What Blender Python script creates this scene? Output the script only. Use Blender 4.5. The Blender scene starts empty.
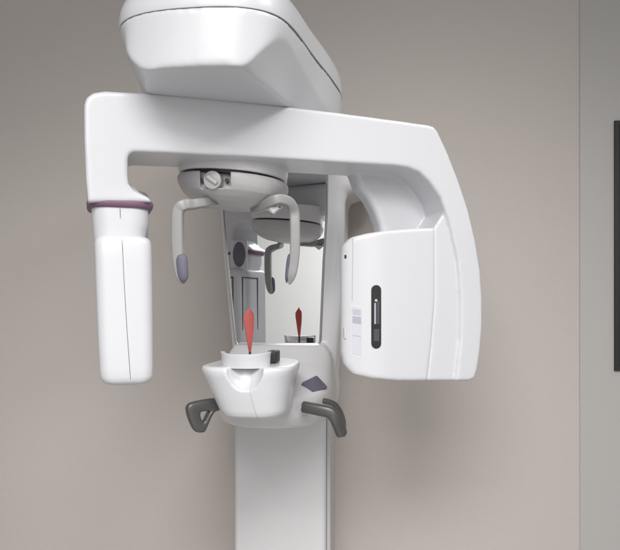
import bpy, bmesh, math
from mathutils import Vector, Matrix
sc = bpy.context.scene
C = sc.collection
R = math.radians
F, CX, HY, CH = 681.0, 310.0, 308.0, 1.45      # focal length (px of 620), principal column, horizon row, eye height

# ---------------------------------------------------------------- frames
class Frame:
    """vertical working plane: u along it, v = depth behind it, z absolute height"""
    def __init__(s, ox, oy, yaw):
        s.o = Vector((ox, oy)); s.x = Vector((math.cos(R(yaw)), math.sin(R(yaw)))); s.n = Vector((-math.sin(R(yaw)), math.cos(R(yaw))))
    def w(s, u, v, z):
        p = s.o + s.x*u + s.n*v
        return Vector((p.x, p.y, z))
    def uz(s, px, py, v=0.0):
        d = Vector(((px-CX)/F, 1.0))
        t = (v + s.o.dot(s.n)) / d.dot(s.n)
        return (d*t - s.o).dot(s.x), CH + (HY-py)/F*t
    def inv(s, p):
        q = Vector((p[0], p[1])) - s.o
        return q.dot(s.x), q.dot(s.n), p[2]
G = Frame(-0.3816, 1.15, 17.8)      # rotating C arm
M = Frame(-0.100, 1.67, -6.3)       # column and everything fixed to it
def W(px, py, Y): return Vector(((px-CX)/F*Y, Y, CH+(HY-py)/F*Y))
def Z(py, Y): return CH+(HY-py)/F*Y

# ---------------------------------------------------------------- materials
def mat(name, col, rough=.4, metal=0., coat=0., bump=0., bscale=300., var=0., vscale=3., spec=.5, rvar=0.):
    m = bpy.data.materials.new(name); m.use_nodes = True
    nt = m.node_tree; b = nt.nodes['Principled BSDF']
    b.inputs['Base Color'].default_value = (*col, 1); b.inputs['Roughness'].default_value = rough
    b.inputs['Metallic'].default_value = metal; b.inputs['Coat Weight'].default_value = coat
    b.inputs['Coat Roughness'].default_value = .2; b.inputs['Specular IOR Level'].default_value = spec
    tc = nt.nodes.new('ShaderNodeTexCoord')
    if var or rvar:
        n = nt.nodes.new('ShaderNodeTexNoise'); n.inputs['Scale'].default_value = vscale; n.inputs['Detail'].default_value = 6
        nt.links.new(tc.outputs['Object'], n.inputs['Vector'])
        if var:
            r = nt.nodes.new('ShaderNodeMix'); r.data_type = 'RGBA'
            r.inputs[6].default_value = (*[c*(1-var) for c in col], 1); r.inputs[7].default_value = (*[min(1, c*(1+var)) for c in col], 1)
            nt.links.new(n.outputs['Fac'], r.inputs[0]); nt.links.new(r.outputs[2], b.inputs['Base Color'])
        if rvar:
            q = nt.nodes.new('ShaderNodeMapRange'); q.inputs[1].default_value = .3; q.inputs[2].default_value = .7
            q.inputs[3].default_value = rough-rvar; q.inputs[4].default_value = rough+rvar
            nt.links.new(n.outputs['Fac'], q.inputs[0]); nt.links.new(q.outputs[0], b.inputs['Roughness'])
    if bump:
        n2 = nt.nodes.new('ShaderNodeTexNoise'); n2.inputs['Scale'].default_value = bscale; n2.inputs['Detail'].default_value = 3
        bp = nt.nodes.new('ShaderNodeBump'); bp.inputs['Strength'].default_value = bump; bp.inputs['Distance'].default_value = .001
        nt.links.new(tc.outputs['Object'], n2.inputs['Vector']); nt.links.new(n2.outputs['Fac'], bp.inputs['Height'])
        nt.links.new(bp.outputs['Normal'], b.inputs['Normal'])
    return m
WHITE  = mat('white_lacquered_plastic', (.625,.632,.66), .34, coat=.3, bump=.06, bscale=420, var=.012, vscale=5, rvar=.012)
WHITE2 = mat('white_column_paint', (.68,.675,.688), .30, coat=.2, bump=.10, bscale=500, var=.015, vscale=4, rvar=.012)
GREYW  = mat('light_grey_plastic', (.50,.495,.50), .38, bump=.08, bscale=420, var=.012, rvar=.012)
ARMG   = mat('mid_grey_plastic', (.29,.286,.29), .38, coat=.15, bump=.08, bscale=420)
PURPLE = mat('purple_rubber', (.19,.105,.17), .5, bump=.15, bscale=700)
PAD    = mat('slate_rubber_pad', (.135,.13,.175), .6, bump=.3, bscale=900)
BLACK  = mat('black_rubber', (.018,.017,.019), .5, bump=.1)
SEAM   = mat('seam_grey', (.13,.13,.135), .6)
CHAR   = mat('charcoal_plastic', (.06,.06,.07), .4)
DARK   = mat('dark_gap', (.03,.03,.032), .7)
GLOSSB = mat('gloss_black', (.012,.012,.013), .12)
GRIP   = mat('bronze_grey_metal', (.115,.112,.110), .36, metal=.4, bump=.12, bscale=900, rvar=.03)
STEEL  = mat('polished_steel', (.62,.62,.63), .30, metal=1)
MIRROR = mat('mirror_glass', (.90,.91,.92), .012, metal=1)
RED    = mat('red_plastic', (.40,.075,.065), .42, coat=.3, bump=.25, bscale=160, var=.12, vscale=40)
LABEL  = mat('label_film', (.60,.60,.66), .25)
LABELD = mat('label_print', (.40,.40,.48), .35)
RED.node_tree.nodes['Principled BSDF'].inputs['Subsurface Weight'].default_value = .6
RED.node_tree.nodes['Principled BSDF'].inputs['Subsurface Scale'].default_value = .012
WALLM  = mat('taupe_wall_paint', (.56,.512,.480), .72, bump=.8, bscale=130, var=.06, vscale=1.3)
STRIPM = mat('grey_panel_paint', (.50,.482,.468), .6, bump=.1, bscale=300, var=.01)
REARM  = mat('white_wall_paint', (.80,.80,.79), .7, bump=.2, bscale=200, var=.02)
FLOORM = mat('grey_vinyl', (.42,.41,.40), .45, bump=.1, bscale=90, var=.12, vscale=14)
CABM   = mat('grey_cabinet_paint', (.42,.41,.41), .5, bump=.08, bscale=300, var=.02)

# ---------------------------------------------------------------- object helpers
wloc = {}
def tag(o, label=None, cat=None, group=None, kind=None):
    if label: o['label'] = label
    if cat: o['category'] = cat
    if group: o['group'] = group
    if kind: o['kind'] = kind
    return o
def empty(name, loc):
    o = bpy.data.objects.new(name, None); o.empty_display_size = .1; C.objects.link(o); o.location = loc; wloc[o] = Vector(loc); return o
def bake(o, mods):
    """apply modifiers given as (type, dict) to mesh object o"""
    for t, d in mods:
        m = o.modifiers.new(t, t)
        for k, v in d.items(): setattr(m, k, v)
    dg = bpy.context.evaluated_depsgraph_get(); dg.update()
    me = bpy.data.meshes.new_from_object(o.evaluated_get(dg), depsgraph=dg)
    o.modifiers.clear(); old = o.data; o.data = me; bpy.data.meshes.remove(old)
def remesh(bm, vox=.003, it=10, cut=None, warp=None):
    """fuse the volumes in bm into one smooth shell; cut = list of bmesh cutters taken out first"""
    me = bpy.data.meshes.new('t'); bm.to_mesh(me); bm.free()
    o = bpy.data.objects.new('t', me); C.objects.link(o)
    bake(o, [('REMESH', dict(mode='VOXEL', voxel_size=vox))])
    for c in (cut or []): boolean(o, c)
    if cut: bake(o, [('REMESH', dict(mode='VOXEL', voxel_size=vox))])
    if warp:
        for v in o.data.vertices: v.co = warp(v.co)
    bake(o, [('SMOOTH', dict(factor=.5, iterations=it))])
    return o
def boolean(o, cbm):
    me = bpy.data.meshes.new('c'); cbm.to_mesh(me); cbm.free()
    c = bpy.data.objects.new('c', me); C.objects.link(c)
    bake(o, [('BOOLEAN', dict(operation='DIFFERENCE', object=c, solver='EXACT'))])
    bpy.data.objects.remove(c); bpy.data.meshes.remove(me)
def adopt(o, name, m, parent=None, sharp=40, bevel=0, seg=3):
    """name the object, recentre its mesh on its own origin, parent it"""
    o.name = name; o.data.name = name
    if bevel: bake(o, [('BEVEL', dict(width=bevel, segments=seg, limit_method='ANGLE', angle_limit=R(35), harden_normals=False))])
    me = o.data
    me.materials.clear(); me.materials.append(m)
    bb = [v.co for v in me.vertices]
    c = Vector([(min(p[i] for p in bb)+max(p[i] for p in bb))/2 for i in range(3)])
    me.transform(Matrix.Translation(-c))
    for p in me.polygons: p.use_smooth = True
    me.set_sharp_from_angle(angle=R(sharp))
    wloc[o] = c
    if parent: o.parent = parent; o.location = c - wloc[parent]
    else: o.location = c
    return o
def build(name, bm, m, parent=None, **k):
    bmesh.ops.recalc_face_normals(bm, faces=bm.faces)
    me = bpy.data.meshes.new(name); bm.to_mesh(me); bm.free()
    o = bpy.data.objects.new(name, me); C.objects.link(o)
    return adopt(o, name, m, parent, **k)

# ---------------------------------------------------------------- shape helpers
def loft(bm, rings, cap=True):
    vs = [[bm.verts.new(p) for p in r] for r in rings]; n = len(vs[0])
    for a, b in zip(vs, vs[1:]):
        for i in range(n): bm.faces.new((a[i], a[(i+1) % n], b[(i+1) % n], b[i]))
    if cap: bm.faces.new(vs[0][::-1]); bm.faces.new(vs[-1])
    return vs
def area(p): return .5*sum(p[i][0]*p[(i+1) % len(p)][1]-p[(i+1) % len(p)][0]*p[i][1] for i in range(len(p)))
def inset(p, d):
    n = len(p); s = 1 if area(p) > 0 else -1; out = []
    for i in range(n):
        a, b, c = Vector(p[i-1]), Vector(p[i]), Vector(p[(i+1) % n])
        e1 = (b-a).normalized(); e2 = (c-b).normalized()
        n1 = Vector((-e1.y, e1.x))*s; n2 = Vector((-e2.y, e2.x))*s
        m = n1+n2; m = m.normalized() if m.length > 1e-6 else n1
        k = max(.5, m.dot(n1)); out.append(tuple(b + m*(d/k)))
    return out
def slab(bm, fr, pts, v0, v1, rf=0., rb=0., seg=5):
    """outline pts (u,z) extruded from depth v0 to v1 with rounded front / back rims"""
    rings = []
    if rf:
        for k in range(seg):
            a = math.pi/2*k/seg; rings.append((inset(pts, rf*(1-math.sin(a))), v0+rf*(1-math.cos(a))))
    rings.append((pts, v0+rf))
    if rb:
        rings.append((pts, v1-rb))
        for k in range(1, seg+1):
            a = math.pi/2*k/seg; rings.append((inset(pts, rb*(1-math.cos(a))), v1-rb+rb*math.sin(a)))
    else: rings.append((pts, v1))
    loft(bm, [[fr.w(u, v, z) for u, z in r] for r, v in rings])
    bmesh.ops.recalc_face_normals(bm, faces=bm.faces)
def rnd(pts, r, n=4):
    """round every corner of a polygon; r a number or one per corner"""
    out = []; N = len(pts)
    for i in range(N):
        a, b, c = Vector(pts[i-1]), Vector(pts[i]), Vector(pts[(i+1) % N])
        rr = r[i] if isinstance(r, (list, tuple)) else r
        d1 = (a-b); d2 = (c-b); t = min(rr, d1.length*.48, d2.length*.48)
        if t <= 0: out.append(tuple(b)); continue
        p = b+d1.normalized()*t; q = b+d2.normalized()*t
        for k in range(n+1):
            s = k/n; out.append(tuple(p*(1-s)**2+b*2*s*(1-s)+q*s*s))
    return out
def crom(p, n=6, closed=False):
    """smooth curve through control points"""
    N = len(p); out = []; P = [Vector(q) for q in p]
    for i in range(N if closed else N-1):
        a = P[(i-1) % N] if closed or i else P[0]; b = P[i]; c = P[(i+1) % N]; d = P[(i+2) % N] if closed or i+2 < N else P[-1]
        for k in range(n):
            t = k/n
            out.append(.5*((2*b)+(c-a)*t+(2*a-5*b+4*c-d)*t*t+(3*b-a-3*c+d)*t**3))
    if not closed: out.append(P[-1])
    return out
def rrect(cu, cv, hu, hv, r, n=6):
    out = []
    for sx, sy, a0 in ((1,1,0), (-1,1,90), (-1,-1,180), (1,-1,270)):
        for k in range(n+1):
            a = R(a0+90*k/n); out.append((cu+sx*(hu-r)+r*math.cos(a), cv+sy*(hv-r)+r*math.sin(a)))
    return out
def box(bm, fr, u0, u1, v0, v1, z0, z1):
    loft(bm, [[fr.w(u, v, z) for u, v in ((u0,v0),(u1,v0),(u1,v1),(u0,v1))] for z in (z0, z1)])
def wbox(bm, a, b):
    loft(bm, [[(x, y, z) for x, y in ((a[0],a[1]),(b[0],a[1]),(b[0],b[1]),(a[0],b[1]))] for z in (a[2], b[2])])
def sweep(bm, path, rad, side=None, n=12, p=2.0, cap=True):
    """tube along path; rad = list of (ra, rb) (across side / across the other); superellipse power p"""
    rings = []; N = len(path)
    for i in range(N):
        t = (path[min(i+1, N-1)]-path[max(i-1, 0)]).normalized()
        s = Vector(side) if side else Vector((0,0,1))
        s = (s - t*s.dot(t)).normalized(); o = t.cross(s)
        ra, rb = rad[i] if isinstance(rad, list) else rad
        r = []
        for k in range(n):
            a = 2*math.pi*k/n; ca, sa = math.cos(a), math.sin(a)
            r.append(path[i]+s*ra*math.copysign(abs(ca)**(2/p), ca)+o*rb*math.copysign(abs(sa)**(2/p), sa))
        rings.append(r)
    loft(bm, rings, cap); bmesh.ops.recalc_face_normals(bm, faces=bm.faces)
def px(fr, pts, v=0.): return [fr.uz(x, y, v) for x, y in pts]

# ================================================================ SETTING
WV = .30                                                     # wall plane depth behind the mirror plane
bm = bmesh.new(); box(bm, M, -3.2, 3.2, WV, WV+.12, 0, 3.0); tag(build('wall', bm, WALLM), kind='structure')
u580 = M.uz(580, 300, WV-.004)[0]
bm = bmesh.new(); box(bm, M, u580, u580+1.1, WV-.004, WV+.002, 0.003, 2.99); tag(build('wall_strip', bm, STRIPM, bevel=.0008), kind='structure')
bm = bmesh.new(); wbox(bm, (-3.5,-3.0,-.1), (3.5,2.6,0)); tag(build('floor', bm, FLOORM), kind='structure')
bm = bmesh.new(); wbox(bm, (-3.5,-2.55,0.002), (3.5,-2.4,3.0)); tag(build('rear_wall', bm, REARM), kind='structure')

# dark framed panel at the right margin
root = empty('wall_screen', M.w(u580+.2, WV-.02, Z(370,1.9)))
tag(root, 'tall black rectangular panel on the pale strip at the right margin', 'wall panel')
a = px(M, [(614.8,120.5),(614.8,371)], WV-.012)
pu, z1, z0 = a[0][0], a[0][1], a[1][1]
bm = bmesh.new(); slab(bm, M, [(pu,z0),(pu+.5,z0),(pu+.5,z1),(pu,z1)], WV-.012, WV-.0045, .0015); build('frame', bm, BLACK, root)
bm = bmesh.new(); slab(bm, M, [(pu+.012,z0+.012),(pu+.488,z0+.012),(pu+.488,z1-.012),(pu+.012,z1-.012)], WV-.0128, WV-.011); build('screen', bm, GLOSSB, root)

# ================================================================ THE MACHINE
mach = empty('panoramic_xray_machine', M.w(0, .14, 0))
tag(mach, 'white dental panoramic x-ray machine with rotating C arm, mirror, headrest and purple band', 'x-ray machine')

# ---- column
bm = bmesh.new()
lu = M.uz(234, 480, .07)[0]; ru = M.uz(325.5, 480, .07)[0]
r = rrect((lu+ru)/2, .07+.12, (ru-lu)/2, .1199, .012, 4)
loft(bm, [[M.w(u, v, z) for u, v in r] for z in (0.004, 2.0)])
col_ = build('column', bm, WHITE2, mach)
bm = bmesh.new(); box(bm, M, ru+.0005, ru+.010, .095, .24, .01, 1.6); build('side_rail', bm, GREYW, mach, bevel=.002)

# ---- carriage with mirror
out = px(M, [(221,120),(219,210),(221.5,250),(226,300),(230.5,345),(233,380),(236,400),(320,405),(331,400),(335,370),(338.5,330),(342.5,280),(344,240),(344.5,202),(347,193.5),(356,190),(384,188),(390,186),(392,170),(390,128),(340,120)], .055)
out = [tuple(p) for p in out]
bm = bmesh.new(); slab(bm, M, out, .055, .25, .022, .01, 8)
# forward bulge that carries chin rest, console and grips
def ledge_ring(z, front, hw, back=.15, n=28, p=2.3):
    r = []
    for k in range(n+1):
        a = math.pi*k/n; ca, sa = math.cos(a), math.sin(a)
        r.append((hw*math.copysign(abs(ca)**(2/p), ca), .0 - front*abs(sa)**(2/p)))
    r += [(-hw, back), (hw, back)]
    return [M.w(u+.024, v, z) for u, v in r]
cz = CH
loft(bm, [ledge_ring(cz-.262,.19,.122), ledge_ring(cz-.255,.21,.130), ledge_ring(cz-.235,.224,.137), ledge_ring(cz-.204,.228,.139), ledge_ring(cz-.194,.224,.139), ledge_ring(cz-.186,.205,.138),
          ledge_ring(cz-.170,.160,.136), ledge_ring(cz-.150,.105,.133), ledge_ring(cz-.128,.05,.130), ledge_ring(cz-.108,.02,.124), ledge_ring(cz-.09,.002,.11)])
bmesh.ops.recalc_face_normals(bm, faces=bm.faces)
o = remesh(bm, .003, 14)
cb = bmesh.new(); zz = Z(358, 1.725); u1 = M.uz(336, 358, .055)[0]; box(cb, M, 0.0, u1+.1, .04, .0575, zz-.0008, zz+.0008); boolean(o, cb)
carr = adopt(o, 'carriage', WHITE2, mach, sharp=50)
mo = rnd(px(M, [(223.5,160),(223.8,213),(228,262),(236.5,346),(319.5,346),(323,262),(326,215),(327,160)], .055), [.004,.01,.01,.018,.018,.01,.01,.004])
MM = Frame(M.o.x, M.o.y, -6.9)
bm = bmesh.new(); slab(bm, MM, mo, .052, .059, .0015, seg=2); mr_ = build('mirror', bm, MIRROR, carr)
for p in mr_.data.polygons: p.use_smooth = False
bm = bmesh.new()
ro = inset(mo, -.0045); ri = inset(mo, -.0004)
loft(bm, [[MM.w(u, v, z) for u, z in q] for q, v in ((ri,.059),(ri,.0515),(inset(mo,-.002),.0495),(ro,.052),(ro,.062))], cap=False)
build('mirror_bezel', bm, STEEL, carr)

# console pad: tilted slate key field on the shoulder of the carriage
def tilted(pts4, th, m, name, parent, lift=.001, r=.004, inner=None):
    a, b, c, d = [Vector(p) for p in pts4]
    ex = (b-a).normalized(); nn = ex.cross(d-a).normalized()
    if nn.y > 0: nn = -nn
    ey = nn.cross(ex)
    P = [((p-a).dot(ex), (p-a).dot(ey)) for p in (a,b,c,d)]
    P = rnd(P, r)
    bmx = bmesh.new(); loft(bmx, [[a+ex*x+ey*y+nn*h for x, y in P] for h in (-th, lift)])
    return build(name, bmx, m, parent, bevel=.0006, seg=2)
from mathutils.bvhtree import BVHTree
def patch(name, corners, target, m, parent, lift=.001, th=.002, n=8, rc=.18):
    # thin sheet laid on the surface of target; corners are sight lines from the eye
    T_ = BVHTree.FromPolygons([v.co + wloc[target] for v in target.data.vertices], [tuple(p.vertices) for p in target.data.polygons])
    eye = Vector((0,0,CH)); rings_ = []
    c_ = [Vector(q) for q in corners]; mid = sum(c_, Vector((0,0)))/4
    ol = rnd([tuple(q) for q in c_], 1.6)
    rows = []
    for f in (1., .8, .55, .3):
        rows.append([mid+(Vector(q)-mid)*f for q in ol])
    def hit(q):
        d = Vector(((q.x-CX)/F, 1, (HY-q.y)/F)).normalized(); h = T_.ray_cast(eye, d); return h[0], (h[1] if h[1].dot(d) < 0 else -h[1])
    hs = [hit(q) for q in rows[0]+rows[1]]
    pc = sum((h[0] for h in hs), Vector())/len(hs); nn = sum((h[1] for h in hs), Vector()).normalized()
    def onp(q, off):
        d = Vector(((q.x-CX)/F, 1, (HY-q.y)/F)); return eye + d*((pc+nn*off-eye).dot(nn)/d.dot(nn))
    bmx = bmesh.new(); top = [onp(q, .0035) for q in rows[0]]
    loft(bmx, [[p-nn*.012 for p in top], top]); return build(name, bmx, m, parent, bevel=.0006, seg=2)
con = patch('console_pad', [(301.8,382.4),(312.8,392),(328,387),(316.8,375.2)], carr, PAD, carr)

# ---- support arm on top (fixed) : faceted underside, lid above a seam
S = [(0,-.627),(.038,-.6245),(.072,-.6155),(.101,-.596),(.1215,-.562),(.136,-.50),(.153,-.38),(.176,-.24),(.186,-.12),(.165,.05),(.13,.2)]
B = [(0,-.621,.3745),(.04,-.6185,.3745),(.067,-.609,.3765),(.096,-.592,.410),(.1175,-.558,.437),(.132,-.49,.431),(.146,-.37,.42),(.168,-.23,.41),(.178,-.11,.40),(.155,.05,.39),(.12,.2,.39)]
Cc= [(0,-.60),(.045,-.597),(.062,-.59),(.075,-.55),(.098,-.45),(.112,-.38),(.13,-.30),(.145,-.20),(.15,-.10),(.13,.05),(.10,.2)]
def wid(p, k):   # the patient's side of the housing is broader towards the front
    t = min(1, max(0, (-.12-p.y)/.30))
    if k == 0: k = 1.26+.20*min(1, max(0, (-.575-p.y)/.03))
    return 1+(k-1)*t
def both(l, f):
    return [f(p, 1) for p in l] + [f(p, -1) for p in l[:0:-1]]
def sm(l, z=None):
    q = crom([Vector((p[0], p[1], p[2] if len(p) > 2 else z)) for p in l], 5)
    return q
Sr = sm(S, .466); Br = sm(B); Cr = sm(Cc, .3725)
Sr = [Vector((p.x, p.y, .4635+.02*(p.y+.62))) for p in Sr]
def ring(l, k=1., dz=0, sc_=1.): return both(l, lambda p, s: M.w(s*p.x*sc_*(wid(p, k) if s < 0 else 1), (p.y+.2)*sc_-.2 if sc_ != 1. else p.y, CH+p.z+dz))
bm = bmesh.new()
loft(bm, [ring(Cr, 1.50), ring(Br, 0), ring(Sr, 1.28, dz=.0006)]); bmesh.ops.recalc_face_normals(bm, faces=bm.faces)
o = remesh(bm, .003, 24)
arm = adopt(o, 'support_arm', WHITE, mach, sharp=60)
bm = bmesh.new()
L = [(0.999,.0003),(1.0,.0016),(1.0,.014),(.993,.026),(.975,.040),(.94,.054),(.88,.066),(.78,.074),(.5,.080),(.2,.082)]
loft(bm, [ring(Sr, 1.28, dz=.0, sc_=.985)]+[ring(Sr, 1.28, dz=z, sc_=s) for s, z in L]); build('lid', bm, WHITE, arm, sharp=50)
bm = bmesh.new(); loft(bm, [ring(Sr, 1.28, dz=-.004, sc_=.992), ring(Sr, 1.28, dz=.0012, sc_=.992)]); build('lid_gasket', bm, SEAM, arm)

# ---- rotating C arm
O = [(84,112),(84,104),(86.5,97),(93,92.3),(104,90.5),(150,93),(200,97),(260,103),(340,112.5),(400,120.5),(428,124.5),(434,126),(438,130.5),(448,152),(459,180),(469,210),(476,240),(481,270),(483,300),(483,325),(481,350),(478,370),(475,378.5),(470,381),
     (456,381),(460.5,340),(461,300),(458,260),(450,225),(441,198),(430,182),(420,172.5),(408,167.5),(395,165.8),(340,162.5),(250,157),(180,153.5),(140,151.8),(133,152),(129.5,154.5),(128,160),(128.3,175),(129.5,184),(134,190),(142,194),(149,197.5),(151.5,202),(88,202),(86,180),(84.3,140)]
arm_px = px(G, O)
bm = bmesh.new()
slab(bm, G, arm_px, 0, .135, .005, .015)
# rear web joining arm and sensor head
web = px(G, [(349,150),(353,172),(359,188),(368,199),(375,212),(380,226),(383,250),(452,250),(446,200),(436,165),(420,140),(349,140)], .09)
slab(bm, G, web, .085, .135, .012, .012)
low = px(G, [(434.2,228),(434.5,250),(434.5,300),(431.6,340),(427.2,380.8),(462,381),(466,340),(467,300),(464,260),(456,228),(449,205),(438,222)], .006)
slab(bm, G, low, .007, .13, .004, .012)
# swelling of the arm underside in the middle (bearing housing)
o = remesh(bm, .0026, 6)
carm = adopt(o, 'rotating_arm', WHITE, mach, sharp=60)
HC = (-.154, 1.372)       # patient axis
def ell(z, rx, ry, c=HC, n=64, tilt=0., p=2.2, yaw=-6.3):
    f = Frame(c[0], c[1], yaw); r = []
    for k in range(n):
        a = 2*math.pi*k/n; ca, sa = math.cos(a), math.sin(a)
        u = rx*math.copysign(abs(ca)**(2/p), ca); v = ry*math.copysign(abs(sa)**(2/p), sa)
        r.append(f.w(u, v, CH+z-u*tilt))
    return r
bm = bmesh.new()
T = .075
loft(bm, [ell(.2595,.104,.108,tilt=T), ell(.262,.107,.110,tilt=T), ell(.272,.109,.110,tilt=T*.5), ell(.30,.110,.110)])
build('bearing_housing', bm, WHITE2, carm, sharp=40)

# tube head on the left end with purple band
def hring(py, xl, xr, hv, r=.03, vc=.062, v=.035, dv=0.):
    ul, z = G.uz(xl, py, v); ur, _ = G.uz(xr, py, v)
    return [G.w(u, w_, z) for u, w_ in rrect((ul+ur)/2, vc+dv, (ur-ul)/2, hv, min(r, (ur-ul)*.45), 7)]
bm = bmesh.new()
loft(bm, [hring(199,90.5,149.5,.055), hring(209,91.5,148.5,.055), hring(222,92.5,148.5,.055), hring(229,93,146.5,.054), hring(234,93.5,145.5,.054), hring(262,95.5,145.5,.052)])
tube = build('tube_head', bm, WHITE, mach)
bm = bmesh.new()
cr = [(236.5,100,145,.050),(237.6,97.5,147.6,.0545),(240,95.3,149.8,.058),(244,94.3,150.8,.0595),(260,94.8,151.2,.060),(300,96.2,151.6,.060),(340,97.8,152.1,.060),(368,99.3,152.4,.060),(376,100,152.3,.0595),(380,101.5,151.2,.058),(383,104.5,148.5,.054),(384.5,110,143,.047)]
loft(bm, [hring(a_,b_,c_,d_+.021, .019, .083) for a_, b_, c_, d_ in cr])
me = bpy.data.meshes.new('t'); bmesh.ops.recalc_face_normals(bm, faces=bm.faces); bm.to_mesh(me); bm.free()
o = bpy.data.objects.new('t', me); C.objects.link(o)
cov = adopt(o, 'head_cover', WHITE, tube, sharp=40)
# seam down the cover front
bm = bmesh.new()
zp = [(238.2,121.5,.0058),(241,122,.0032),(246,122.5,.0017),(280,124,.0017),(330,127,.0017),(372,130,.0017),(379,130.6,.0032)]
pts = []
for y_, x_, v_ in zp:
    u_, z_ = G.uz(x_, y_, v_); pts.append(G.w(u_, v_, z_))
sweep(bm, pts, (.00045,.0006), side=(1,0,0), n=6); build('seam', bm, SEAM, cov)
bm = bmesh.new()
pts = [G.w(*((lambda q: (q[0], .0065, q[1]))(G.uz(x_, y_, .0065)))) for x_, y_ in ((120,208.5),(120.2,213),(120.4,218))]
sweep(bm, pts, (.0005,.0007), side=(1,0,0), n=6); build('seam', bm, SEAM, tube)
bm = bmesh.new()
loft(bm, [hring(199.2,88.5,151.3,.0575,.034), hring(200.2,87.2,152.6,.060,.035), hring(202.6,86.4,153.4,.0615,.036), hring(205.2,86.6,153.2,.0612,.036), hring(207.4,87.8,152.0,.0590,.035), hring(208.4,89.5,150.4,.0565,.033)])
build('purple_band', bm, PURPLE, tube)
# closing underside of the limb just above the band (round shoulder)
bm = bmesh.new()
loft(bm, [hring(199.6,88,152,.0585,.034), hring(196,87,150,.058,.034), hring(190,86.5,140,.052,.03), hring(180,86,128,.048,.02)])
build('limb_shoulder', bm, WHITE, tube, sharp=60)
# round window on the inner-rear side of the tube head (seen in the mirror)
bm = bmesh.new()
f2 = G; tcen = G.w(G.uz(121, 262, .05)[0], .062, 0)
PF = Frame(tcen.x-.004, tcen.y, -19.5); zt_, zb_ = Z(188, 1.25), Z(246, 1.25)
bmp = bmesh.new(); slab(bmp, PF, rnd([(-.042,zb_),(.013,zb_),(.013,zt_),(-.042,zt_)], .012), .0, .084, .004, .010); build('beam_port', bmp, WHITE, tube, sharp=50)
el = [(-.0145+.020*math.cos(2*math.pi*k/40), (zt_+zb_)/2+.004+.040*math.sin(2*math.pi*k/40)) for k in range(40)]
bm = bmesh.new(); slab(bm, PF, el, .082, .0865, .0, .001); build('beam_window', bm, PAD, tube)
# service panels on the rear and on the inner side of the head (seen in the mirror)
ul_, ur_ = G.uz(97, 300, .035)[0], G.uz(151.5, 300, .035)[0]; zT, zB = Z(253, 1.22), Z(372, 1.22)
for k_ in (0, 1):
    bm = bmesh.new()
    def fr_(q): return G.w(ur_-.020-q[0]*.055, .1662+q[2], q[1]) if k_ == 0 else G.w(ur_+.0012+q[2], .145-q[0]*.085, q[1])
    for (x0_, x1_, z0_, z1_) in ((0,.05,zB,zT), (.95,1,zB,zT), (.05,.95,zT-.003,zT), (.05,.95,zB,zB+.003)):
        loft(bm, [[fr_((x, z, d)) for x, z in ((x0_,z0_),(x1_,z0_),(x1_,z1_),(x0_,z1_))] for d in (-.004, .0)])
    build('panel_seam', bm, CHAR, cov)

# ---- sensor head on the right end
HO = [G.uz(x_, y_, .04 if x_ < 352 else .012) for x_, y_ in [(342,256),(342.8,246),(347,240.5),(356,236),(368,233),(388,230.3),(412,228.4),(433.6,227.8),(434,250),(434,300),(431,340),(426.4,380.9),(410,381),(395,380.8),(372,378.8),(357,375.5),(348.5,371),(344,364),(342.3,352)]]
uL = min(p[0] for p in HO)
def warp(co):
    u, v, z = G.inv(co)
    t = max(0., 1-(u-uL)/.085)
    s = max(0., (u-uL-.16)/.06)
    return G.w(u + (t**.7)*max(0, v-.02)*.43, v+.032*t**2.0*(1 if v < .07 else max(0, 1-(v-.07)/.05)), z)
bm = bmesh.new(); slab(bm, G, HO, .0055, .13, .006, .012, 6)
o = remesh(bm, .0028, 6, warp=warp)
# seam line
def vfront(u):
    t = max(0., 1-(u-uL)/.085); return .0055+.032*t*t
head = adopt(o, 'sensor_head', WHITE, mach, sharp=60)
def on_head(pts, lift):   # polygon of pixels -> u,z on the curved front
    res = []
    for x_, y_ in pts:
        v_ = 0.
        for _ in range(4): v_ = vfront(G.uz(x_, y_, v_)[0])
        u_, z_ = G.uz(x_, y_, v_); res.append((u_, vfront(u_)-lift, z_))
    return res
def decal(name, pts, m, parent, lift=.0006, th=.002, nz=1):
    bmx = bmesh.new(); a_ = on_head(pts, lift); b_ = [(u, v+th, z) for u, v, z in a_]
    loft(bmx, [[G.w(*p) for p in b_], [G.w(*p) for p in a_]]); return build(name, bmx, m, parent)
def stadium(x0, x1, y0, y1, n=8):
    r_ = (x1-x0)/2; cx = (x0+x1)/2
    return [(cx+r_*math.cos(math.pi*k/n), y0+r_-r_*math.sin(math.pi*k/n)) for k in range(n+1)] + [(cx-r_*math.cos(math.pi*k/n), y1-r_+r_*math.sin(math.pi*k/n)) for k in range(n+1)]
slot = decal('display_slot', stadium(371.2,381,285,348.6), GLOSSB, head, .0010)
slot2 = decal('slot_rim', [(374,303),(375.6,303),(375.6,324),(374,324)], LABELD, slot, .0016)
decal('slot_insert', [(373.5,329),(379,329),(379,341),(373.5,341)], CHAR, slot, .0014)
decal('slot_insert', [(376.3,301),(379.2,301),(379.2,324),(376.3,324)], CHAR, slot, .0013)
decal('slot_latch', [(374.5,299.2),(377,299.2),(377,301.5),(374.5,301.5)], STEEL, slot, .0017)
lab = decal('label', [(350.2,304.5),(362.4,306.5),(362.2,357.4),(360.5,358.2),(350.4,355.3)], WHITE2, head, .0007)
decal('label_film', [(351.4,306),(361.6,307.8),(361.4,356),(351.6,353.4)], LABEL, lab, .0011)
decal('label_print', [(352.4,316),(360.8,317.2),(360.8,324),(352.4,322.8)], LABELD, lab, .0014)
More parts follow.
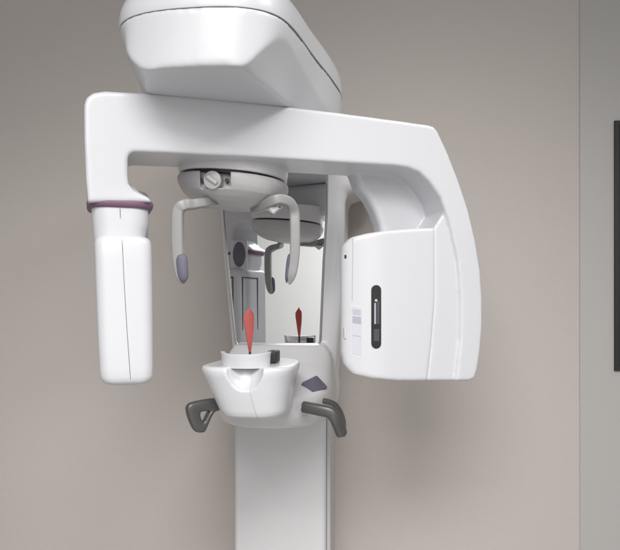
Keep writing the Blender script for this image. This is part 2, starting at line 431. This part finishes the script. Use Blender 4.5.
for k in range(5): decal('label_print', [(352.6,309+k*1.5+(0 if k < 4 else 20)),(360.4,310.2+k*1.5+(0 if k < 4 else 20)),(360.4,310.7+k*1.5+(0 if k < 4 else 20)),(352.6,309.5+k*1.5+(0 if k < 4 else 20))], LABELD, lab, .0014)
decal('latch', [(343.8,328),(345.6,328.4),(345.6,338.5),(343.8,338)], WHITE, head, .003, .006)
decal('screw', [(344.6,255),(346.4,255),(346.4,258.4),(344.6,258.4)], DARK, head, .0008)
decal('cover_seam', [(352.6,239),(353.0,239),(352.4,301),(352.0,301)], LABELD, head, .0005)

# ---- headrest under the axis
bm = bmesh.new()
loft(bm, [ell(.2545,.099,.100,tilt=T), ell(.2605,.099,.100,tilt=T)]); gas_bm = bm
bm = bmesh.new()
hr = [(.2555,.108,.106),(.2535,.110,.108),(.244,.1105,.1085),(.233,.105,.106),(.223,.099,.100),(.213,.086,.088),(.205,.068,.072),(.202,.048,.055),(.199,.03,.04)]
rg = [ell(z,rx,ry,tilt=T) for z,rx,ry in hr]
loft(bm, rg)
bmesh.ops.recalc_face_normals(bm, faces=bm.faces)
# knob recess cutter
kc = W(213,180,1.26)
def disc(bmx, c, ax, r0, d0, d1, n=32, sx=1., sy=1.):
    ax = Vector(ax).normalized(); s = Vector((0,0,1)); s = (s-ax*s.dot(ax)).normalized(); t = ax.cross(s)
    rs = r0 if isinstance(r0, list) else [(r0, d0), (r0, d1)]
    loft(bmx, [[Vector(c)+ax*d+t*math.cos(2*math.pi*k/n)*r*sx+s*math.sin(2*math.pi*k/n)*r*sy for k in range(n)] for r, d in rs])
    bmesh.ops.recalc_face_normals(bmx, faces=bmx.faces)
cut = bmesh.new()
kn = Vector((-.12,-1,-.10)).normalized()
x0, x1 = W(200,170,1.275).x, W(231,170,1.275).x
wbox(cut, (x0, 1.2, Z(188,1.275)), (x1, 1.290, Z(160,1.275))); bmesh.ops.recalc_face_normals(cut, faces=cut.faces)
o = remesh(bm, .0022, 5, cut=[cut])
hrest = adopt(o, 'headrest', GREYW, mach, sharp=50)
build('gasket', gas_bm, BLACK, hrest)
bm = bmesh.new(); kc = W(213.3,180.3,1.277)
disc(bm, kc, kn, [(.0150,-.012),(.0168,-.010),(.0172,.006),(.0165,.0085),(.014,.0095)], 0, 0)
knob = build('adjusting_knob', bm, GREYW, hrest, sharp=35)
bm = bmesh.new()
side = Vector((.80,0,-.6)); c2 = kc+kn*.009
sweep(bm, [c2-side*.0135, c2-side*.011, c2, c2+side*.011, c2+side*.0135], [(.001,.003),(.006,.0052),(.007,.0056),(.006,.0052),(.001,.003)], side=tuple(kn), n=14); build('knob_ridge', bm, GREYW, knob, sharp=35)
for x_ in (202.2, 227.2):
    bm = bmesh.new(); disc(bm, W(x_,181,1.287), (0,-1,0), .0042, -.004, .006, sx=.9); build('screw_hole', bm, BLACK, hrest)

# ---- temple supports
def temple(pts, rad, side, padc, padr, padn, nm):
    bmx = bmesh.new(); P = crom(pts, 6); rr = crom([Vector((a_, b_)) for a_, b_ in rad], 6)
    sweep(bmx, P, [(max(.001, q.y), max(.001, q.x)) for q in rr], side=(0,1,0), n=28, p=6)
    t_ = build('temple_support', bmx, ARMG, mach, sharp=33)
    bmx = bmesh.new(); Q = crom(padc, 6); q2 = crom([Vector((a_, b_)) for a_, b_ in padr], 6)
    sweep(bmx, Q, [(max(.0008, q.x), max(.0008, q.y)) for q in q2], side=padn, n=16)
    build('pad', bmx, PAD, t_, sharp=50)
    return t_
YL, YR = 1.27, 1.32
temple([W(216,203,1.34), W(204,203,1.29), W(192,204.5,1.28), W(184,205.5,1.27), W(178.6,210,YL), W(177.6,222,YL), W(177.8,245,YL), W(179,265,YL), W(181.5,278,YL), W(183.2,284,YL)],
       [(.0085,.0085),(.0085,.0085),(.0095,.0095),(.0105,.0105),(.0105,.011),(.0108,.011),(.0108,.0105),(.0100,.010),(.0080,.009),(.002,.003)], (1,0,0),
       [W(181,253.5,YL-.006), W(181.4,257,YL-.007), W(182.4,268,YL-.0075), W(183.4,278,YL-.0065), W(184,283.2,YL-.005)],
       [(.001,.001),(.0098,.006),(.0108,.007),(.0088,.006),(.001,.001)], (1,0,0), 'l')
temple([W(254,209,1.36), W(264,205.5,1.32), W(273,201,1.30), W(281,199.5,1.30), W(290,203,1.31), W(294.2,212,YR), W(295,225,YR), W(295,245,YR), W(294,262,YR), W(291.5,276,YR), W(289.5,284.5,YR)],
       [(.0085,.0085),(.009,.009),(.0095,.0095),(.0095,.010),(.0095,.011),(.0098,.011),(.0098,.011),(.0098,.011),(.0092,.010),(.008,.009),(.002,.003)], (1,0,.3),
       [W(289.0,254,YR), W(288.6,258,YR), W(287.6,267,YR), W(286.6,278,YR), W(286.8,283,YR)],
       [(.001,.001),(.003,.009),(.0035,.0095),(.003,.008),(.001,.001)], (1,0,0), 'r')
bm = bmesh.new()   # small lit wedge where the right support enters the bowl
fb = Frame(W(272,209,1.308).x, 1.308, -6.3); slab(bm, fb, px(fb, rnd([(264,205.5),(283,206.5),(278,210.5),(273.5,214.5),(269,211)], 1.5)), -.006, .008, .003, .002, 3); build('bracket', bm, WHITE, hrest)

# ---- chin rest
cc = Frame(*((M.o + M.x*.004 + M.n*(-.295)).to_tuple()), -6.3)   # centre of the chin unit
CY = 1.15
def cring(y_, xl, xr, front, back, Y=1.17, p=3.0, n=48):
    uL_, _ = cc.uz(xl, y_, -.06); uR_, _ = cc.uz(xr, y_, -.06)
    z = Z(y_, 1.295); c_ = (uL_+uR_)/2; h_ = (uR_-uL_)/2; r_ = []
    for k in range(n):
        a = 2*math.pi*k/n; ca, sa = math.cos(a), math.sin(a)
        vv = math.copysign(abs(sa)**(2/p), sa)
        r_.append(cc.w(c_+h_*math.copysign(abs(ca)**(2/p), ca), vv*(back if vv > 0 else front), z))
    return r_
bm = bmesh.new()
loft(bm, [cring(419.5,223,279,.070,.11), cring(417.5,218.5,283,.076,.13), cring(413,215.5,285,.080,.14), cring(400,210,286.5,.086,.15), cring(385,204,289,.092,.16), cring(375,199,291.5,.096,.18), cring(370.5,197.5,292.5,.096,.18), cring(368,198.5,291.5,.093,.18), cring(367,202,288,.088,.17)])
bmesh.ops.recalc_face_normals(bm, faces=bm.faces)
cut = bmesh.new(); bmesh.ops.create_uvsphere(cut, u_segments=40, v_segments=20, radius=1)
sc0 = cc.w(*((lambda q:(q[0],-.098,q[1]))(cc.uz(245,366,-.09))))
for v in cut.verts: v.co = sc0 + Vector((v.co.x*.0365, v.co.y*.034, v.co.z*.050))
o = remesh(bm, .002, 6, cut=[cut])
cb = bmesh.new(); rr = []
for x_, y_ in ((250,362),(250.3,380),(250.8,394),(253,405),(256.5,419.5)):
    u_, z_ = cc.uz(x_, y_, -.085); rr.append([cc.w(u_+a_, v_, z_) for a_, v_ in ((-.0004,-.12),(.0004,-.12),(.0004,-.03),(-.0004,-.03))])
loft(cb, rr); bmesh.ops.recalc_face_normals(cb, faces=cb.faces)
seam_me = bpy.data.meshes.new('s'); 
# cut groove only 1.2 mm deep: shrink copy of body protects the inside
core = o.copy(); core.data = o.data.copy(); C.objects.link(core)
bake(core, [('DISPLACE', dict(strength=-.0014, mid_level=0.))])
cb.to_mesh(seam_me); cb.free(); so = bpy.data.objects.new('s', seam_me); C.objects.link(so)
bake(so, [('BOOLEAN', dict(operation='DIFFERENCE', object=core, solver='EXACT'))])
bake(o, [('BOOLEAN', dict(operation='DIFFERENCE', object=so, solver='EXACT'))])
bpy.data.objects.remove(core); bpy.data.objects.remove(so)
chin = adopt(o, 'chin_rest', WHITE, mach, sharp=55)

# chin tray : low curved wall with open back
bm = bmesh.new()
tc_u, _ = cc.uz(245.5, 360, -.05)
zt, zb = Z(354,1.31), Z(368.6,1.295)
arc = []; n = 28
hwid = .0472; dep = .050
for k in range(n+1):
    a = math.pi + math.pi*k/n; arc.append((math.cos(a), math.sin(a)))
def tw(u, v, z): return cc.w(tc_u+u, v-.045, z)
prof = []
for ca, sa in arc:
    lift = .0035*abs(ca)**3
    o1, i1 = (hwid*ca, dep*sa*.8), ((hwid-.0055)*ca, (dep-.0055)*sa*.8)
    fl = .0025
    prof.append([tw(o1[0], o1[1], zb), tw(o1[0]*1.03, o1[1]*1.03, zt-.004+lift), tw(o1[0]*1.06, o1[1]*1.05, zt-.001+lift), tw(o1[0]*1.055, o1[1]*1.045, zt+.0006+lift), tw(i1[0]*1.02, i1[1]*1.02, zt+lift), tw(i1[0]*.97, i1[1]*.95, zt-.004+lift), tw(i1[0]*.9, i1[1]*.9, zb+.006), tw(i1[0]*.8, i1[1]*.8, zb)])
loft(bm, prof)
fl = [tw((hwid-.004)*ca, (dep-.004)*sa*.8, 0) for ca, sa in arc]
loft(bm, [[Vector((p.x, p.y, z)) for p in fl] for z in (zb+.0015, zb+.012)])
tray = build('chin_tray', bm, WHITE, chin, sharp=50)
bm = bmesh.new(); loft(bm, [[Vector((p.x, p.y, z)) for p in [tw(hwid*1.0*ca, dep*.70*sa, 0) for ca, sa in arc]] for z in (zb-.0012, zb+.0002)]); build('tray_gasket', bm, DARK, tray)
bm = bmesh.new()
kx, kz = cc.uz(272.5, 357, 0.01)
slab(bm, cc, rnd([(kx-.0105,kz-.0125),(kx+.0095,kz-.0125),(kx+.0095,kz+.0125),(kx-.0105,kz+.0125)], .004), 0, .05, .003, .003); build('clamp_knob', bm, BLACK, chin, sharp=50)
bm = bmesh.new(); box(bm, cc, kx-.008, kx+.007, .01, .04, Z(371,1.3)-.002, kz-.010); build('clamp_stem', bm, GREYW, chin)

# ---- hand grips
def loop_grip(ptsO, ptsI, fr, v0, v1):
    bmx = bmesh.new(); n_ = len(ptsO)
    secs = []
    for (v, k) in ((v0,1),(v0+.004,0),(v1-.004,0),(v1,1)):
        secs.append(([fr.w(u, v, z) for u, z in inset(ptsO, .004*k)], [fr.w(u, v, z) for u, z in inset(ptsI, -.003*k)]))
    vo = [[bmx.verts.new(p) for p in a_] for a_, b_ in secs]; vi = [[bmx.verts.new(p) for p in b_] for a_, b_ in secs]
    for L_ in (vo, vi):
        for a_, b_ in zip(L_, L_[1:]):
            for i in range(n_): bmx.faces.new((a_[i], a_[(i+1) % n_], b_[(i+1) % n_], b_[i]))
    for s_ in (0, -1):
        for i in range(n_): bmx.faces.new((vo[s_][i], vo[s_][(i+1) % n_], vi[s_][(i+1) % n_], vi[s_][i]))
    bmesh.ops.recalc_face_normals(bmx, faces=bmx.faces); return bmx
def resample(p, n):
    P = [Vector(q) for q in p]+[Vector(p[0])]; d = [0]
    for a_, b_ in zip(P, P[1:]): d.append(d[-1]+(b_-a_).length)
    out_ = []
    for k in range(n):
        s_ = d[-1]*k/n; i = max(j for j in range(len(d)-1) if d[j] <= s_)
        out_.append(tuple(P[i].lerp(P[i+1], (s_-d[i])/(d[i+1]-d[i]))))
    return out_
# left: triangular loop facing the camera
gf = Frame(W(200,415,1.37).x, 1.37, 28)
Pout = [(185.5,407),(188,403.2),(192,401.6),(200,400),(211,397.8),(222,398),(222,410),(215,411),(212.4,413.5),(209,421),(205,431),(203,432.6),(195.5,432.6),(192.5,429.5),(188,420),(185.6,411)]
Pin = [(199.6,413),(200.2,411.9),(201,411.3),(203,411.1),(205,411),(207,411),(208.2,411),(208,411.5),(206.8,413),(205.5,415.5),(204,418.5),(203.2,420.3),(202.2,420.8),(201.2,419.8),(200.2,417.5),(199.6,415)]
bm = loop_grip(px(gf, Pout), px(gf, Pin), gf, -.011, .011)
def smooth_obj(bm, it=1):
    me = bpy.data.meshes.new('t'); bm.to_mesh(me); bm.free(); o_ = bpy.data.objects.new('t', me); C.objects.link(o_)
    bake(o_, [('SUBSURF', dict(levels=2, render_levels=2))]); return o_
adopt(smooth_obj(bm), 'hand_grip', GRIP, mach, sharp=60)
# right: loop seen edge on
bm = bmesh.new()
front = crom([W(303,406.5,1.44), W(308,407.5,1.435), W(320,410,1.425), W(330,412.5,1.42), W(335,418,1.42), W(339,427,1.425), W(342,434.5,1.43)], 5)
sweep(bm, front, [(.0125,.010)]*len(front), side=(0,0,1), n=16, p=2.8)
back_ = crom([W(322,400.5,1.53), W(329,402,1.52), W(335,405,1.51), W(340,412,1.49), W(343,421,1.465), W(343.5,429,1.445), W(343,434,1.435)], 5)
sweep(bm, back_, [(.0065,.006)]*len(back_), side=(0,0,1), n=16, p=2.6)
sweep(bm, [W(341,431.5,1.42), W(343.6,433.5,1.45)], [(.008,.007)]*2, side=(0,0,1), n=16)
o = remesh(bm, .0016, 5)
adopt(o, 'hand_grip', GRIP, mach, sharp=60)

# ================================================================ bite stick (lifts out of the chin rest)
bite = empty('bite_stick', cc.w(cc.uz(249.5,352,-.02)[0], -.02, zb+.012))
tag(bite, 'red plastic bite stick standing upright in the chin rest tray', 'bite stick')
bf = Frame(*((cc.o + cc.n*(-.02)).to_tuple()), 14)
rp = px(bf, [(248.8,352),(246.7,340),(245.2,330),(243.8,322),(243.6,315.5),(246.2,311.5),(248.6,308.6),(249.4,306.8),(250.2,309.2),(253.6,313.6),(253.9,320),(253.5,330),(252.3,340),(251,352)])
bm = bmesh.new(); slab(bm, bf, rp, -.003, .003, .0013, .0013, 4); build('sleeve', bm, RED, bite, sharp=50)
rp2 = px(bf, [(248.9,366),(248.9,350),(251,350),(251,366)])
bm = bmesh.new(); slab(bm, bf, rp2, -.0024, .0024, .0005); build('stem', bm, BLACK, bite)

# ================================================================ light, world, camera
def area_light(name, loc, target, sx, sy, power, col=(1,1,1), spread=180):
    l = bpy.data.lights.new(name, 'AREA'); l.shape = 'RECTANGLE'; l.size = sx; l.size_y = sy; l.energy = power; l.color = col; l.spread = R(spread)
    o_ = bpy.data.objects.new(name, l); C.objects.link(o_); o_.location = loc
    o_.rotation_euler = (Vector(target)-Vector(loc)).to_track_quat('-Z', 'Y').to_euler(); return o_
area_light('ceiling_light', (-.10, -.62, 2.88), (-.05, .30, 0), 1.4, .7, 35, (1,.985,.96), 114)
area_light('front_fill_light', (-.4, -1.3, 2.6), (-.15, 1.9, .40), 1.6, .9, 5, (1,.99,.975), 72)  # added fill behind the camera, aimed low so the upper wall stays darker
area_light('rear_wall_fill', (.4, -1.0, 2.75), (.3, -2.4, .8), 2.4, .8, 48, (1,.99,.98), 140)  # added lamp, brightens the rear wall that the mirror reflects
area_light('side_fill_light', (1.25, .65, 2.88), (-.05, 1.45, 1.55), .5, .3, 1.6, (1,.99,.975), 58)  # added fill from the right, brightens the side of the top housing
w = bpy.data.worlds.new('World'); sc.world = w; w.use_nodes = True
w.node_tree.nodes['Background'].inputs[0].default_value = (.97,.985,1,1); w.node_tree.nodes['Background'].inputs[1].default_value = .27
cam = bpy.data.cameras.new('camera'); co = bpy.data.objects.new('camera', cam); C.objects.link(co)
co.location = (0,0,CH); co.rotation_euler = (R(90),0,0); cam.sensor_width = 36; cam.lens = F/620*36; cam.shift_y = (HY-275)/620
cam.clip_start = .02; cam.clip_end = 60; sc.camera = co
sc.render.engine = 'CYCLES'
sc.view_settings.view_transform = 'Standard'; sc.view_settings.look = 'None'; sc.view_settings.exposure = 0.0; sc.view_settings.gamma = 1
